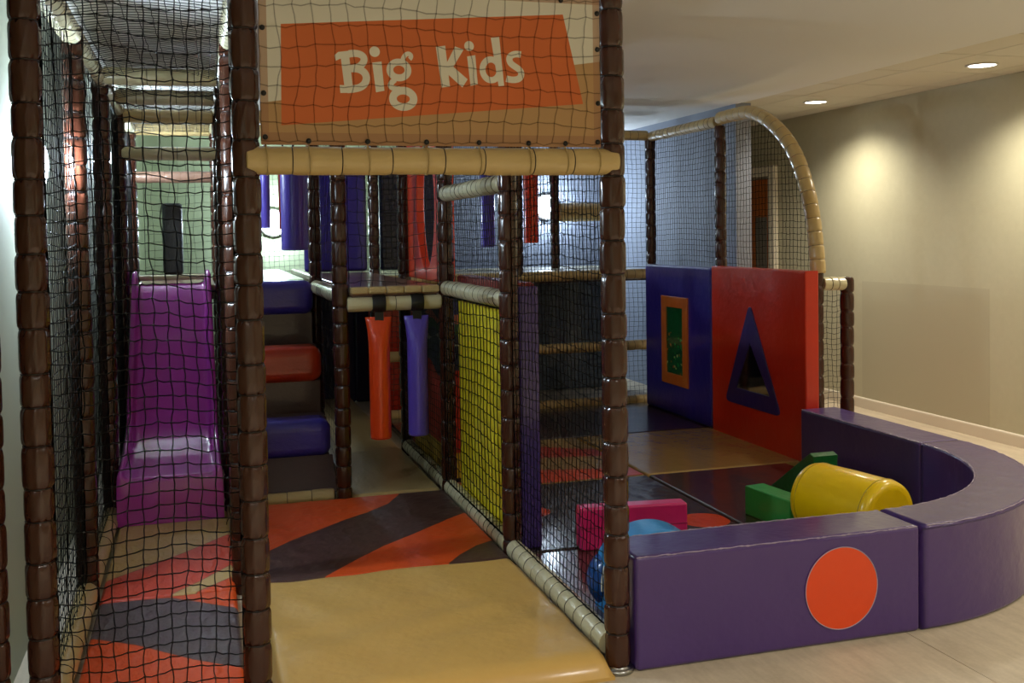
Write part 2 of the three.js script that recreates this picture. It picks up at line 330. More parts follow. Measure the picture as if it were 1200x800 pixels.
// ---------------------------------------------------------------- nets
function strandMesh(lines, r, sides = 3) {
  let nv = 0, nt = 0; for (const l of lines) { nv += l.length * sides; nt += (l.length - 1) * sides * 2; }
  const pos = new Float32Array(nv * 3), nor = new Float32Array(nv * 3), idx = new Uint32Array(nt * 3); let v = 0, t = 0;
  const d = new THREE.Vector3(), u = new THREE.Vector3(), w = new THREE.Vector3(), up = new THREE.Vector3();
  for (const l of lines) {
    const v0 = v;
    for (let i = 0; i < l.length; i++) {
      d.subVectors(l[Math.min(i + 1, l.length - 1)], l[Math.max(i - 1, 0)]).normalize();
      up.set(Math.abs(d.y) > .8 ? 1 : 0, Math.abs(d.y) > .8 ? 0 : 1, .013); u.crossVectors(d, up).normalize(); w.crossVectors(d, u);
      for (let s = 0; s < sides; s++) {
        const a = s / sides * 6.28319 + .5, c = Math.cos(a), q = Math.sin(a), nx = u.x * c + w.x * q, ny = u.y * c + w.y * q, nz = u.z * c + w.z * q;
        pos[v * 3] = l[i].x + nx * r; pos[v * 3 + 1] = l[i].y + ny * r; pos[v * 3 + 2] = l[i].z + nz * r; nor[v * 3] = nx; nor[v * 3 + 1] = ny; nor[v * 3 + 2] = nz; v++;
      }
    }
    for (let i = 0; i < l.length - 1; i++) for (let s = 0; s < sides; s++) { const a = v0 + i * sides + s, b = v0 + i * sides + (s + 1) % sides; idx[t++] = a; idx[t++] = a + sides; idx[t++] = b; idx[t++] = b; idx[t++] = a + sides; idx[t++] = b + sides; }
  }
  const g = new THREE.BufferGeometry(); g.setAttribute('position', new THREE.BufferAttribute(pos, 3)); g.setAttribute('normal', new THREE.BufferAttribute(nor, 3)); g.setAttribute('uv', new THREE.BufferAttribute(new Float32Array(nv * 2), 2)); g.setIndex(new THREE.BufferAttribute(idx, 1)); return g;
}
function net(label, O, U, V, o = {}) {
  const { cell = .0425, r = .0017, bag = .01, wob = .12, knots = false, mat = M.net, clip = null, edge = true, sub = 2, group } = o;
  const o3 = new THREE.Vector3(...O), u3 = new THREE.Vector3(...U), v3 = new THREE.Vector3(...V), nrm = u3.clone().cross(v3).normalize();
  const lu = u3.length(), lv = v3.length(), nu = Math.round(lu / cell), nv = Math.round(lv / cell);
  const s0 = Math.floor((O[0] * 31 + O[1] * 57 + O[2] * 83 + lu * 13) * 100);
  const h = (i, j, k) => { let x = Math.sin(i * 127.1 + j * 311.7 + k * 74.7 + s0 * .137) * 43758.5453; return x - Math.floor(x) - .5; };
  const ph = h(1, 2, 3) * 6;
  const node = (i, j) => {
    const a = i / nu, b = j / nv, ei = (i === 0 || i === nu) ? 0 : 1, ej = (j === 0 || j === nv) ? 0 : 1;
    const p = o3.clone().addScaledVector(u3, a + wob * cell / lu * (h(i, j, 0) + 1.2 * Math.sin(b * 9 + ph + a * 3)) * ei).addScaledVector(v3, b + wob * cell / lv * (h(i, j, 1) + 1.2 * Math.sin(a * 7 + ph + b * 4)) * ej);
    return p.addScaledVector(nrm, bag * Math.sin(Math.PI * a) * Math.sin(Math.PI * b) + h(i, j, 2) * .003);
  };
  const G = []; for (let i = 0; i <= nu; i++) { G.push([]); for (let j = 0; j <= nv; j++) G[i].push(node(i, j)); }
  const ok = (i, j) => !clip || clip(i / nu, j / nv);
  const lines = [];
  const run = (get, n, okk, k0, hor) => {
    let cur = [];
    for (let j = 0; j <= n; j++) {
      if (!okk(j)) { if (cur.length > 1) lines.push(cur); cur = []; continue; }
      const p = get(j);
      if (cur.length && sub === 2) { const q = cur[cur.length - 1].clone().lerp(p, .5); q.addScaledVector(hor ? v3 : u3, (hor ? -.07 * cell / lv : 0) + h(j, k0, 5) * .12 * cell / (hor ? lv : lu)); cur.push(q); }
      cur.push(p);
    }
    if (cur.length > 1) lines.push(cur);
  };
  for (let i = 0; i <= nu; i++) run(j => G[i][j], nv, j => ok(i, j), i, false);
  for (let j = 0; j <= nv; j++) run(i => G[i][j], nu, i => ok(i, j), j + 500, true);
  const t = thing('safety_net', label, 'net', [0, 0, 0], 0, group || 'black knotted safety nets');
  part('netting', strandMesh(lines, r), mat, t);
  if (knots) {
    const base = new THREE.OctahedronGeometry(r * 2.1, 0), gs = [];
    for (let i = 0; i <= nu; i++) for (let j = 0; j <= nv; j++) if (ok(i, j)) { const q = base.clone(); q.rotateX(i + j * .7); q.rotateY(j * 1.3 + i); q.translate(G[i][j].x, G[i][j].y, G[i][j].z); gs.push(q); }
    const kn = part('net_knots', mergeGeometries(gs), mat, t); kn.userData.kind = 'stuff';
  }
  if (edge && !clip) {
    const c = [[], [], [], []];
    for (let i = 0; i <= nu; i++) { c[0].push(G[i][0]); c[1].push(G[i][nv]); } for (let j = 0; j <= nv; j++) { c[2].push(G[0][j]); c[3].push(G[nu][j]); }
    part('edge_rope', strandMesh(c, r * 1.5, 4), mat, t);
  }
  return t;
}
const e = .05;
net('black net across the front of the slide lane', [XL + .042, .02, 0], [-XL - .084, 0, 0], [0, 2.42, 0], { knots: true, r: .0022, bag: -.03, wob: .2 });
net('black net along the wall side of slide lane, front bay', [XL, .1, -e], [0, 0, Z1 + 2 * e], [0, 2.22, 0]);
net('black net along the wall side of slide lane, second bay', [XL, .1, Z1 - e], [0, 0, Z1 + 2 * e], [0, 2.22, 0]);
net('black net along the wall beside the slide', [XL, .1, Z2 - e], [0, 0, Z1 + 2 * e], [0, 2.22, 0], { sub: 1 });
net('black net along the wall beside the slide deck', [XL, 1.2, Z3 - e], [0, 0, Z1 + 2 * e], [0, 1.1, 0], { sub: 1 });
net('black net dividing the slide landing from the striped mat', [0, .1, Z1 - e], [0, 0, Z1 + 2 * e], [0, 2.22, 0]);
net('black net dividing the slide from the foam steps', [0, .1, Z2 - e], [0, 0, Z1 + 2 * e], [0, 2.22, 0], { sub: 1 });
net('black net dividing the slide deck from the step deck', [0, 1.25, Z3 - e], [0, 0, Z1 + 2 * e], [0, 1.05, 0], { sub: 1 });
net('black overhead net over the slide lane', [XL + .03, TOP - .02, 0], [-XL - .06, 0, 0], [0, 0, Z4], { sub: 1, cell: .05, bag: .05 });
net('black net on the toddler side between steel footed post and purple edge', [X1, .12, -e], [0, 0, Z1 + 2 * e], [0, 2.2, 0], { bag: .02, wob: .2, r: .0018 });
net('black net over the yellow panel', [X1 - .03, .12, Z1 - e], [0, 0, Z1 + 2 * e], [0, 1.06, 0], { bag: 0, cell: .06, r: .0026 });
net('black net between the two cream bars above the yellow panel', [X1, 1.26, Z1 - e], [0, 0, Z1 + 2 * e], [0, .46, 0]);
net('black net above the upper cream bar over the yellow panel', [X1, 1.8, Z1 - e], [0, 0, Z1 + 2 * e], [0, .52, 0]);
net('black net over the painted mural panel', [X1 - .03, .12, Z2 - e], [0, 0, Z1 + 2 * e], [0, 1.06, 0], { bag: 0 });
net('black net on the deck above the hanging bags', [XQ + e, 1.2, Z2], [X1 - XQ - 2 * e, 0, 0], [0, 1.12, 0], { cell: .066 });
net('black net above deck beside the step top', [XQ, 1.25, Z2 - e], [0, 0, Z1 + 2 * e], [0, 1.08, 0], { cell: .06 });
net('black net under the deck beside the steps', [XQ, .1, Z2 - e], [0, 0, Z1 + 2 * e], [0, 1.04, 0], { cell: .06 });
net('black net across the toddler back, upper half', [X1 + e, 1.22, Z4], [3.66 - X1 - 2 * e, 0, 0], [0, 1.1, 0], { sub: 1 });
net('black net across the toddler back, lower half', [X1 + e, .1, Z4], [3.66 - X1 - 2 * e, 0, 0], [0, 1.02, 0], { sub: 1 });
net('black net above the blue panel', [3.66, 1.24, Z4 + e], [0, 0, -Z4 + Z3 - 2 * e], [0, 1.08, 0]);
net('black net filling the tan arch above the red panel', [3.66, 1.24, Z3 + e], [0, 0, 1.2], [0, 1.1, 0], { clip: (a, b) => { const z = Z3 + e + a * 1.2, y = 1.24 + b * 1.1; const t = (z + 3.4) / .93; return z < -3.4 || (y - 1.24) / 1.1 < Math.sqrt(Math.max(0, 1 - t * t)); } });
net('narrow black net between the two low posts by the wall', [3.70, .05, -2.47], [.14, 0, 0], [0, 1.08, 0], { cell: .035 });
net('black net across the back of the slide deck', [XL + .03, 1.22, Z5], [-XL - .06, 0, 0], [0, 1.1, 0], { cell: .07, sub: 1 });
net('black net across the back of the step deck', [.03, 1.22, Z5], [X1 - .06, 0, 0], [0, 1.1, 0], { cell: .045, sub: 1 });
net('black net across the back of the deck behind toddler area', [X1 + .03, 1.22, Z5], [3.66 - X1 - .06, 0, 0], [0, 1.1, 0], { cell: .055, sub: 1 });

// ---------------------------------------------------------------- banner
function canvasTex(w, h, draw) {
  const c = document.createElement('canvas'); c.width = w; c.height = h; draw(c.getContext('2d'), w, h);
  const t = new THREE.CanvasTexture(c); t.colorSpace = THREE.SRGBColorSpace; t.anisotropy = 8; return t;
}
{
  const x0 = .045, x1 = 1.168, y0 = 1.812, y1 = 2.308, W = 1536, H = 680;
  const px = (X, Y) => [(X - x0) / (x1 - x0) * W, (y1 - Y) / (y1 - y0) * H];
  const map = canvasTex(W, H, (c) => {
    const poly = (pts, col) => { c.fillStyle = col; c.beginPath(); pts.forEach((p, i) => { const q = px(...p); i ? c.lineTo(...q) : c.moveTo(...q); }); c.closePath(); c.fill(); };
    c.fillStyle = '#d2cec2'; c.fillRect(0, 0, W, H);
    poly([[x0, 1.94], [x1, 2.10], [x1, y0], [x0, y0]], '#b08a5e');
    poly([[.113, 2.183], [1.037, 2.252], [1.105, 1.957], [.108, 1.872]], '#c8642e');
    // printed hem along the edges
    c.fillStyle = 'rgba(150,106,78,.55)'; c.fillRect(0, H - 52, W, 52); c.fillRect(0, 0, 34, H); c.fillRect(W - 34, 0, 34, H); c.fillRect(0, 0, W, 26);
    // lettering, in a sketch frame laid over the banner
    const P = (a, b) => { const ix = 370 + a / 4.615, iy = 30 + b / 4.618; return px(.0027786 * ix - 7.62e-5 * iy - .80381 + 2.8e-8 * ix * iy, .00013039 * ix - .00244898 * iy + 2.21415 - 5.6e-7 * ix * iy); };
    const S = W / (x1 - x0) * .0027786 / 4.615; c.fillStyle = c.strokeStyle = '#d9d4c6';
    const fillP = pts => { c.beginPath(); pts.forEach((p, i) => { const q = P(...p); i ? c.lineTo(...q) : c.moveTo(...q); }); c.closePath(); c.fill(); };
    const str = (w, m, ...cs) => { c.lineWidth = w * S; c.lineJoin = 'round'; c.beginPath(); c.moveTo(...P(...m)); for (const k of cs) { if (k.length === 2) c.lineTo(...P(...k)); else c.bezierCurveTo(...P(k[0], k[1]), ...P(k[2], k[3]), ...P(k[4], k[5])); } c.stroke(); };
    const ring = (x, y, rx, ry, w, rot = 0) => { c.lineWidth = w * S; c.beginPath(); const q = P(x, y); c.ellipse(q[0], q[1], (rx - w / 2) * S, (ry - w / 2) * S, rot, 0, 7); c.stroke(); };
    const dot = (x, y, r) => { c.beginPath(); const q = P(x, y); c.ellipse(q[0], q[1], r * S, r * S, 0, 0, 7); c.fill(); };
    // B
    fillP([[124, 160], [168, 150], [192, 350], [148, 356]]); fillP([[92, 160], [112, 142], [200, 132], [205, 168], [120, 180], [100, 190]]);
    fillP([[120, 320], [150, 322], [200, 330], [198, 362], [124, 364]]);
    str(37, [168, 152], [235, 142, 262, 172, 240, 204], [228, 222, 208, 228, 178, 232]); str(39, [178, 232], [240, 228, 268, 262, 258, 298], [246, 338, 205, 342, 160, 345]);
    // i
    dot(303, 141, 28); fillP([[290, 200], [340, 194], [356, 352], [311, 361]]);
    // g
    ring(433, 240, 67, 60, 37); str(24, [452, 188], [462, 152, 485, 145, 496, 160], [500, 168, 496, 176, 490, 182]);
    str(30, [412, 292], [375, 322, 378, 338, 440, 345]); ring(457, 396, 76, 64, 41);
    // K
    fillP([[632, 115], [684, 109], [711, 330], [665, 336]]); fillP([[738, 113], [786, 130], [728, 226], [690, 240], [686, 214]]); fillP([[686, 214], [728, 222], [809, 291], [780, 336], [690, 256]]);
    // i
    dot(816, 111, 27); fillP([[805, 167], [851, 160], [866, 319], [825, 328]]);
    // d
    fillP([[937, 66], [985, 62], [1015, 326], [983, 330]]); ring(940, 240, 65, 73, 34);
    // s
    str(36, [1110, 158], [1065, 148, 1034, 165, 1046, 195], [1056, 222, 1112, 230, 1112, 262], [1112, 298, 1070, 300, 1026, 288]);
  });
  const ban = thing('banner', 'Big Kids banner with orange shape on cream and tan vinyl', 'banner', [(x0 + x1) / 2, y0, .03]);
  const mat = new THREE.MeshStandardMaterial({ map, roughness: .62 });
  const g = rbox(x1 - x0, y1 - y0, .006, .002, 2), p = g.attributes.position, uv = g.attributes.uv;
  for (let i = 0; i < p.count; i++) uv.setXY(i, p.getX(i) / (x1 - x0) + .5, p.getY(i) / (y1 - y0) + .5);
  part('printed_sheet', g, mat, ban, [0, (y1 - y0) / 2, 0]);
  const eye = new THREE.TorusGeometry(.0062, .0026, 8, 18), kn = new THREE.SphereGeometry(.0085, 12, 10);
  const gx = x => x - (x0 + x1) / 2;
  for (const [X, Y] of [[.058, 1.835], [.19, 1.824], [.375, 1.824], [.565, 1.824], [.74, 1.824], [.91, 1.824], [1.04, 1.824], [1.155, 1.83], [.056, 1.97], [.056, 2.17], [1.158, 1.96], [1.158, 2.14], [1.158, 2.26], [.3, 2.298], [.66, 2.298], [1.03, 2.298]]) {
    part('eyelet', eye, M.steel, ban, [gx(X), Y - y0, .004]); part('cord_knot', kn, M.net, ban, [gx(X), Y - y0, .005]);
  }
  const loop = new THREE.TorusGeometry(.047, .0028, 6, 28); loop.rotateY(Math.PI / 2);
  for (const X of [.06, .19, .375, .565, .74, .91, 1.04, 1.155]) part('lacing_loop', loop, M.tan, ban, [gx(X), 1.768 - y0, -.018], [0, .06, .05]);
  net('faint thin net pressed against the banner', [x0, y0 + .012, .036], [x1 - x0, 0, 0], [0, y1 - y0 - .02, 0], { cell: .0575, r: .0024, bag: .0, mat: M.netFaint, edge: false, wob: .14, group: 'net over the banner' });
}

// ---------------------------------------------------------------- floor mats
function mat_(label, x0, x1, z0, z1, h, m, o = {}) {
  const w = x1 - x0, d = z1 - z0, g = rbox(w, h, d, o.r || .018, 4);
  const p = g.attributes.position, uv = g.attributes.uv;
  for (let i = 0; i < p.count; i++) uv.setXY(i, p.getX(i) / w + .5, .5 - p.getZ(i) / d);
  return single('floor_mat', g, m, label, 'mat', [(x0 + x1) / 2, (o.y || 0) + h / 2, (z0 + z1) / 2], undefined, 'padded floor mats');
}
function patterned(x0, x1, z0, z1, base, polys, rough = .38) {
  const map = canvasTex(512, 512, (c, W, H) => {
    c.fillStyle = base; c.fillRect(0, 0, W, H);
    for (const [col, pts] of polys) {
      c.fillStyle = col; c.beginPath();
      if (pts.circle) { const [x, z, r] = pts.circle; c.ellipse((x - x0) / (x1 - x0) * W, (z - z0) / (z1 - z0) * H, r / (x1 - x0) * W, r / (z1 - z0) * H, 0, 0, 7); }
      else pts.forEach(([x, z], i) => { const q = [(x - x0) / (x1 - x0) * W, (z - z0) / (z1 - z0) * H]; i ? c.lineTo(...q) : c.moveTo(...q); });
      c.closePath(); c.fill(); c.strokeStyle = 'rgba(60,40,30,.5)'; c.lineWidth = 2; c.stroke();
    }
    let s = 5; for (let i = 0; i < 60; i++) { s = (s * 1103515245 + 12345) & 0x7fffffff; const x = s % 512; s = (s * 1103515245 + 12345) & 0x7fffffff; const y = s % 512; c.strokeStyle = 'rgba(235,215,190,.10)'; c.lineWidth = 1; c.beginPath(); c.moveTo(x, y); c.lineTo(x + (s % 40) - 20, y + (s % 23) - 11); c.stroke(); }
  });
  return new THREE.MeshPhysicalMaterial({ map, roughness: rough, bumpMap: foldTex, bumpScale: .004, specularIntensity: .55, clearcoat: .15, clearcoatRoughness: .2 });
}
const OR = '#d6501c', BR = '#4c342e', TN = '#c4a468', GR = '#54484a', RD = '#cf4a30';
{
  // entrance mat, plump and wrinkled, with a sloping front lip
  const w = 1.13, d = 1.20, g = new THREE.BoxGeometry(w, .075, d, 60, 4, 60), p = g.attributes.position, uv = g.attributes.uv;
  for (let i = 0; i < p.count; i++) {
    const x = p.getX(i), y = p.getY(i), z = p.getZ(i);
    const ex = Math.min(1, (w / 2 - Math.abs(x)) / .035), ez = Math.min(1, (d / 2 - Math.abs(z)) / (z > 0 ? .1 : .04)), k = Math.sqrt(Math.max(0, 1 - (1 - ex) ** 2) * Math.max(0, 1 - (1 - ez) ** 2));
    { const f = (y + .0375) / .075; const wr = .004 * Math.sin(x * 9 + z * 14 + 2 * Math.sin(z * 5)) * Math.sin(z * 4 + 1) + .003 * Math.sin(x * 21 - z * 13) * Math.exp(-((x + .4) ** 2) * 9); p.setY(i, -.0375 + f * (.012 + .063 * k + wr * k)); }
    uv.setXY(i, x, z);
  }
  g.computeVertexNormals();
  single('floor_mat', g, Object.assign(M.tan.clone(), { color: new THREE.Color(0xcaa25a), bumpMap: creaseTex, bumpScale: .005, roughness: .44, clearcoat: .12 }), 'large tan entrance mat under the Big Kids banner', 'mat', [.615, .0375, -.53], undefined, 'padded floor mats');
  const a = [.03, 1.18, -2.46, -1.14];
  mat_('brown mat with two orange stripes behind tan entrance mat', ...a, .06, patterned(...a, BR, [
    [OR, [[.02, -1.48], [.14, -1.60], [.25, -1.73], [.38, -1.85], [.55, -2.01], [.68, -2.11], [.82, -2.25], [.95, -2.5], [.02, -2.5]]],
    [OR, [[.30, -1.1], [.5, -1.33], [.66, -1.5], [.85, -1.66], [1.06, -1.85], [1.2, -1.96], [1.2, -1.43], [1.08, -1.36], [.97, -1.25], [.86, -1.1]]]]));
  mat_('tan mat under the deck below the hanging bags', XQ + .05, 1.17, -3.7, -2.5, .06, M.tan);
  mat_('tan mat farthest in beneath the deck, past the hanging bags', XQ + .05, 1.17, -6.1, -3.72, .05, M.tan);
  const b = [-.57, -.03, -1.12, .02];
  mat_('red mat with wide grey band behind the front net', ...b, .06, patterned(...b, OR, [
    [GR, [[-.6, -1.16], [-.56, -1.12], [-.29, -1.09], [-.02, -.87], [-.02, -.28], [-.2, -.42], [-.4, -.62], [-.6, -.76]]]]));
  const c = [-.57, -.03, -2.42, -1.125];
  mat_('tan slide landing mat with a red diagonal stripe', ...c, .06, patterned(...c, TN, [
    [RD, [[-.6, -1.36], [-.45, -1.5], [-.25, -1.7], [-.02, -1.97], [-.02, -1.48], [-.18, -1.26], [-.3, -1.12], [-.6, -1.1]]],
    [OR, [[-.2, -1.12], [-.02, -1.3], [-.02, -1.1]]]]));
}
{ // toddler floor
  const a = [1.27, 2.435, -2.42, -1.2];
  mat_('dark brown toddler mat with orange spots, near pink block', ...a, .05, patterned(...a, '#3a3234', [['#c0421c', { circle: [1.52, -1.86, .1] }], ['#c0421c', { circle: [2.3, -1.42, .13] }]], .24));
  mat_('plain dark brown toddler mat beside the green block', 2.445, 3.4, -2.42, -1.2, .05, vinyl('maroonMat', 0x3e2421, .26, .006));
  const b = [1.27, 2.435, -3.65, -2.43];
  mat_('tan toddler mat with red and orange shapes behind the net', ...b, .05, patterned(...b, '#8c7448', [['#9c2c24', [[1.3, -3.5], [1.8, -3.62], [2.43, -3.2], [2.43, -3.0], [1.9, -3.1], [1.4, -3.0]]], ['#c0421c', [[1.3, -2.9], [2.43, -2.62], [2.43, -2.44], [1.3, -2.44]]]], .28));
  mat_('tan toddler mat in front of the red panel', 2.445, 3.54, -3.65, -2.43, .05, vinyl('tanGloss', 0xa88a50, .26, .006));
  mat_('dark brown toddler mat in the far corner by the blue panel', 1.27, 3.54, -4.88, -3.66, .05, vinyl('cornerMat', 0x3e2a28, .24, .006));
  mat_('brown toddler mat by the blue foam shape', 1.27, 2.435, -1.19, -.25, .05, vinyl('maroonMat2', 0x4a2622, .3, .006));
  mat_('brown toddler mat inside the curved purple bench', 2.445, 3.1, -1.19, -.25, .05, M.maroonMat2);
}

// ---------------------------------------------------------------- slide
{
  const s = thing('slide', 'glossy purple plastic slide with raised side rims', 'slide', [-.315, 0, 0]);
  // side profile of the chute bed (z, y), half width, rim height
  const prof = [[-3.86, 1.235, .235, .07], [-3.76, 1.235, .24, .09], [-3.70, 1.21, .245, .10], [-3.5, 1.0, .247, .10], [-3.25, .72, .25, .10], [-3.05, .50, .253, .10], [-2.93, .395, .252, .095], [-2.84, .355, .254, .085], [-2.74, .345, .256, .07], [-2.66, .325, .258, .06], [-2.5, .312, .26, .05], [-2.36, .306, .261, .04], [-2.29, .302, .262, .034]];
  const curve = new THREE.CatmullRomCurve3(prof.map(p => new THREE.Vector3(p[0], p[1], 0)), false, 'centripetal');
  const dims = new THREE.CatmullRomCurve3(prof.map(p => new THREE.Vector3(p[2], p[3], 0)), false, 'centripetal');
  const n = 90, rows = [];
  const cross = (hw, rh) => { // bed centre outwards, up the wall, over the rim and down outside
    const half = [[0, 0], [hw - .075, 0], [hw - .055, .003], [hw - .042, .014], [hw - .034, rh - .02], [hw - .028, rh - .006], [hw - .016, rh], [hw - .005, rh - .006], [hw, rh - .02], [hw + .002, -.05]];
    return [...half.slice(1).reverse().map(p => [-p[0], p[1]]), ...half];
  };
  for (let i = 0; i <= n; i++) {
    const p = curve.getPoint(i / n), q = dims.getPoint(i / n);
    rows.push(cross(q.x, q.y).map(([x, y]) => new THREE.Vector3(x, p.y + y, p.x)));
  }
  // front apron: the same section rolled over and dropped to the floor
  const last = rows[n];
  for (const [dz, k] of [[.012, .985], [.022, .95], [.028, .88], [.034, .5], [.04, .0]])
    rows.push(last.map(v => new THREE.Vector3(v.x * (1 + (1 - k) * .005), .062 + (v.y - .062) * k, v.z + dz)));
  const w = rows[0].length, pos = [], idx = [], uv = [];
  rows.forEach((r, i) => r.forEach((v, j) => { pos.push(v.x, v.y, v.z); uv.push(j / w, i / n); }));
  for (let i = 0; i < rows.length - 1; i++) for (let j = 0; j < w - 1; j++) { const a = i * w + j; idx.push(a, a + w, a + 1, a + 1, a + w, a + w + 1); }
  const g = new THREE.BufferGeometry(); g.setAttribute('position', new THREE.Float32BufferAttribute(pos, 3)); g.setAttribute('uv', new THREE.Float32BufferAttribute(uv, 2)); g.setIndex(idx); g.computeVertexNormals();
  M.slide.side = THREE.DoubleSide; part('chute', g, M.slide, s);
  for (const sx of [-1, 1]) part('side_skirt', box(.008, .26, .6), M.slide, s, [sx * .256, .19, -2.6]);
  part('grip_pad', rbox(.5, .035, .07, .015), M.cream, s, [0, 1.275, -3.80]).userData.label = 'cream padded edge at slide top';
}
// decks
function deck(label, x0, x1, z0, z1, y, m) { const t = thing('deck_platform', label, 'deck', [(x0 + x1) / 2, y, (z0 + z1) / 2], 0, 'padded upper decks'); part('pad', rbox(x1 - x0, .05, z1 - z0, .015), m, t, [0, -.025, 0]); part('plywood_base', box(x1 - x0 - .02, .05, z1 - z0 - .02), M.stepBrown, t, [0, -.076, 0]); return t; }
deck('padded deck behind the slide top', XL + .04, -.04, Z5, -3.86, 1.22, M.deck);
deck('pale padded deck at the top of foam steps', .04, XQ - .05, Z5, -3.81, 1.24, M.cream);
{ const t = deck('brownish padded deck above the hanging bags', XQ + .05, X1 - .05, Z3, Z2 + .03, 1.24, M.deck);
  for (let k = 0; k < 5; k++) part('edge_pad', rbox(.1, .04, .07, .01), M.tan, t, [-.204 + k * .102, -.018, .625]); }
deck('brown padded deck in front of the purple and navy panels', XQ + .05, X1 - .05, Z5, Z3 - .02, 1.24, M.deck);
deck('pale padded deck behind the toddler back net', X1 + .05, 3.66, Z5, Z4 - .06, 1.2, M.cream);
single('upright_pad', rbox(.17, .62, .1, .03), M.black, 'black upright pad standing at the back of slide deck', 'pad', [-.355, 1.53, Z5 + .08]);

// ---------------------------------------------------------------- foam steps
function foamStep(label, z, y, zb, m, lowY) {
  const t = thing('foam_step', label, 'step', [.315, 0, 0], 0, 'foam steps');
  const w = .53;
  part('nosing', rbox(w, .225, .24, .065, 6), m, t, [0, y - .1125, z - .12]);
  part('tread', rbox(w - .01, .05, Math.abs(zb - z) - .2, .012), M.stepBrown, t, [0, y - .04, (z - .2 + zb + .0) / 2]);
  part('riser', rbox(w - .015, y - .225 - lowY + .03, .04, .01), M.stepBrown, t, [0, (y - .225 + lowY) / 2, z - .06]);
  part('foam_core', rbox(w - .02, y - .22, .16, .01), M.stepBrown, t, [0, (y - .22) / 2, z - .165]);
  return t;
}
foamStep('blue foam step, lowest of the three, with brown tread', -2.76, .455, -3.14, M.stepBlue, .06);
foamStep('red foam step between the two blue ones', -3.16, .845, -3.52, vinyl('stepRed', 0xc83a14, .42), .40);
foamStep('blue foam step at the top below the deck', -3.56, 1.24, -3.8, M.stepBlue, .80);
{ const g = rbox(.54, .02, .26, .008); single('step_flap', g, M.stepBrown, 'brown vinyl flap sloping below lowest blue step', 'flap', [.315, .155, -2.68], [Math.PI * .235, 0, 0]); }

// ---------------------------------------------------------------- wall panels of the lane and deck
{
  const t = thing('padded_barrier', 'yellow padded panel with red top and purple edge behind net', 'panel', [1.31, .05, -1.86]);
  part('body', rbox(.08, 1.17, 1.1, .01), M.panelYellow, t, [0, .6, 0]);
  part('edge_cover', rbox(.1, 1.23, .05, .012), vinyl('edgePurple', 0x43307c, .4), t, [.012, .615, .58]);
  part('top_cover', rbox(.1, .06, 1.1, .012), vinyl('topRed', 0x8e1c1c, .4), t, [.008, 1.215, 0]);
}
{
  const z0 = -3.66, z1 = -2.54, map = canvasTex(256, 256, (c) => {
    const R = (y0, y1, col, wv = 6) => { c.fillStyle = col; c.beginPath(); c.moveTo(0, y0); for (let x = 0; x <= 256; x += 8) c.lineTo(x, y0 + wv * Math.sin(x * .05 + y0)); for (let x = 256; x >= 0; x -= 8) c.lineTo(x, y1 + wv * Math.sin(x * .05 + y1)); c.closePath(); c.fill(); };
    c.fillStyle = '#1c2348'; c.fillRect(0, 0, 256, 256);
    R(0, 10, '#b8bcc0'); R(16, 34, '#33307c'); R(36, 44, '#c47468'); R(48, 60, '#2c5a3c'); R(64, 72, '#b9b9a8'); R(76, 108, '#1c2144'); R(112, 190, '#c02c1a', 9); R(196, 262, '#cfae34', 12);
    c.fillStyle = '#c02c1a'; c.fillRect(90, 150, 166, 66);
  });
  const t = thing('padded_barrier', 'padded mural panel painted with coloured bands behind net', 'panel', [1.29, .06, -3.1]);
  const g = rbox(.06, 1.12, 1.12, .01); const p = g.attributes.position, uv = g.attributes.uv; for (let i = 0; i < p.count; i++) uv.setXY(i, p.getZ(i) / 1.12 + .5, p.getY(i) / 1.12 + .5);
  part('painted_face', g, new THREE.MeshStandardMaterial({ map, roughness: .5 }), t, [0, .57, 0]);
}
function panelWithHole(shape, depth, m, o = {}) { const g = new THREE.ExtrudeGeometry(shape, { depth, bevelEnabled: true, bevelThickness: .012, bevelSize: .01, bevelSegments: 3, curveSegments: 40 }); return g; }
{ // orange crawl-through panel on the deck
  const s = new THREE.Shape(); s.moveTo(-.55, 0); s.lineTo(.55, 0); s.lineTo(.55, 1.08); s.lineTo(-.55, 1.08); s.closePath();
  const h = new THREE.Path(); h.absellipse(0, .47, .27, .42, 0, Math.PI * 2); s.holes.push(h);
  const g = panelWithHole(s, .03); g.rotateY(-Math.PI / 2); worldUV(g);
  const t = thing('crawl_barrier', 'orange padded panel with tall oval crawl hole on the deck', 'panel', [X1 + .06, 1.25, (Z2 + Z3) / 2]);
  part('body', g, M.salmon, t);
}
single('deck_barrier', rbox(.5, .98, .07, .03), M.navyPurple, 'purple padded panel at the back of the deck', 'panel', [.91, 1.735, Z4]);
single('deck_barrier', rbox(.5, .98, .07, .03), M.navy, 'navy padded panel beside the orange crawl hole', 'panel', [1.53, 1.735, Z4 - .09]);

for (const [a, b, l] of [[.03, 1.22, 'navy padded board closing the passage under the step deck'], [1.22, 2.44, 'navy padded board under the deck behind the mural bay'], [2.44, 3.66, 'slate grey padded board under the deck behind the toddler net']]) {
  const t = thing('underdeck_board', l, 'board', [(a + b) / 2, 0, Z5 + .05], 0, 'padded boards under the deck');
  part('pad', rbox(b - a, 1.08, .06, .02), b > 3 ? M.slate : M.navy, t, [0, .54, 0]);
}
{ const t = thing('underdeck_board', 'red padded board under the deck behind the yellow panel', 'board', [1.55, 0, -5.5]); part('pad', rbox(.6, 1.05, .06, .02), M.red, t, [0, .525, 0]); }

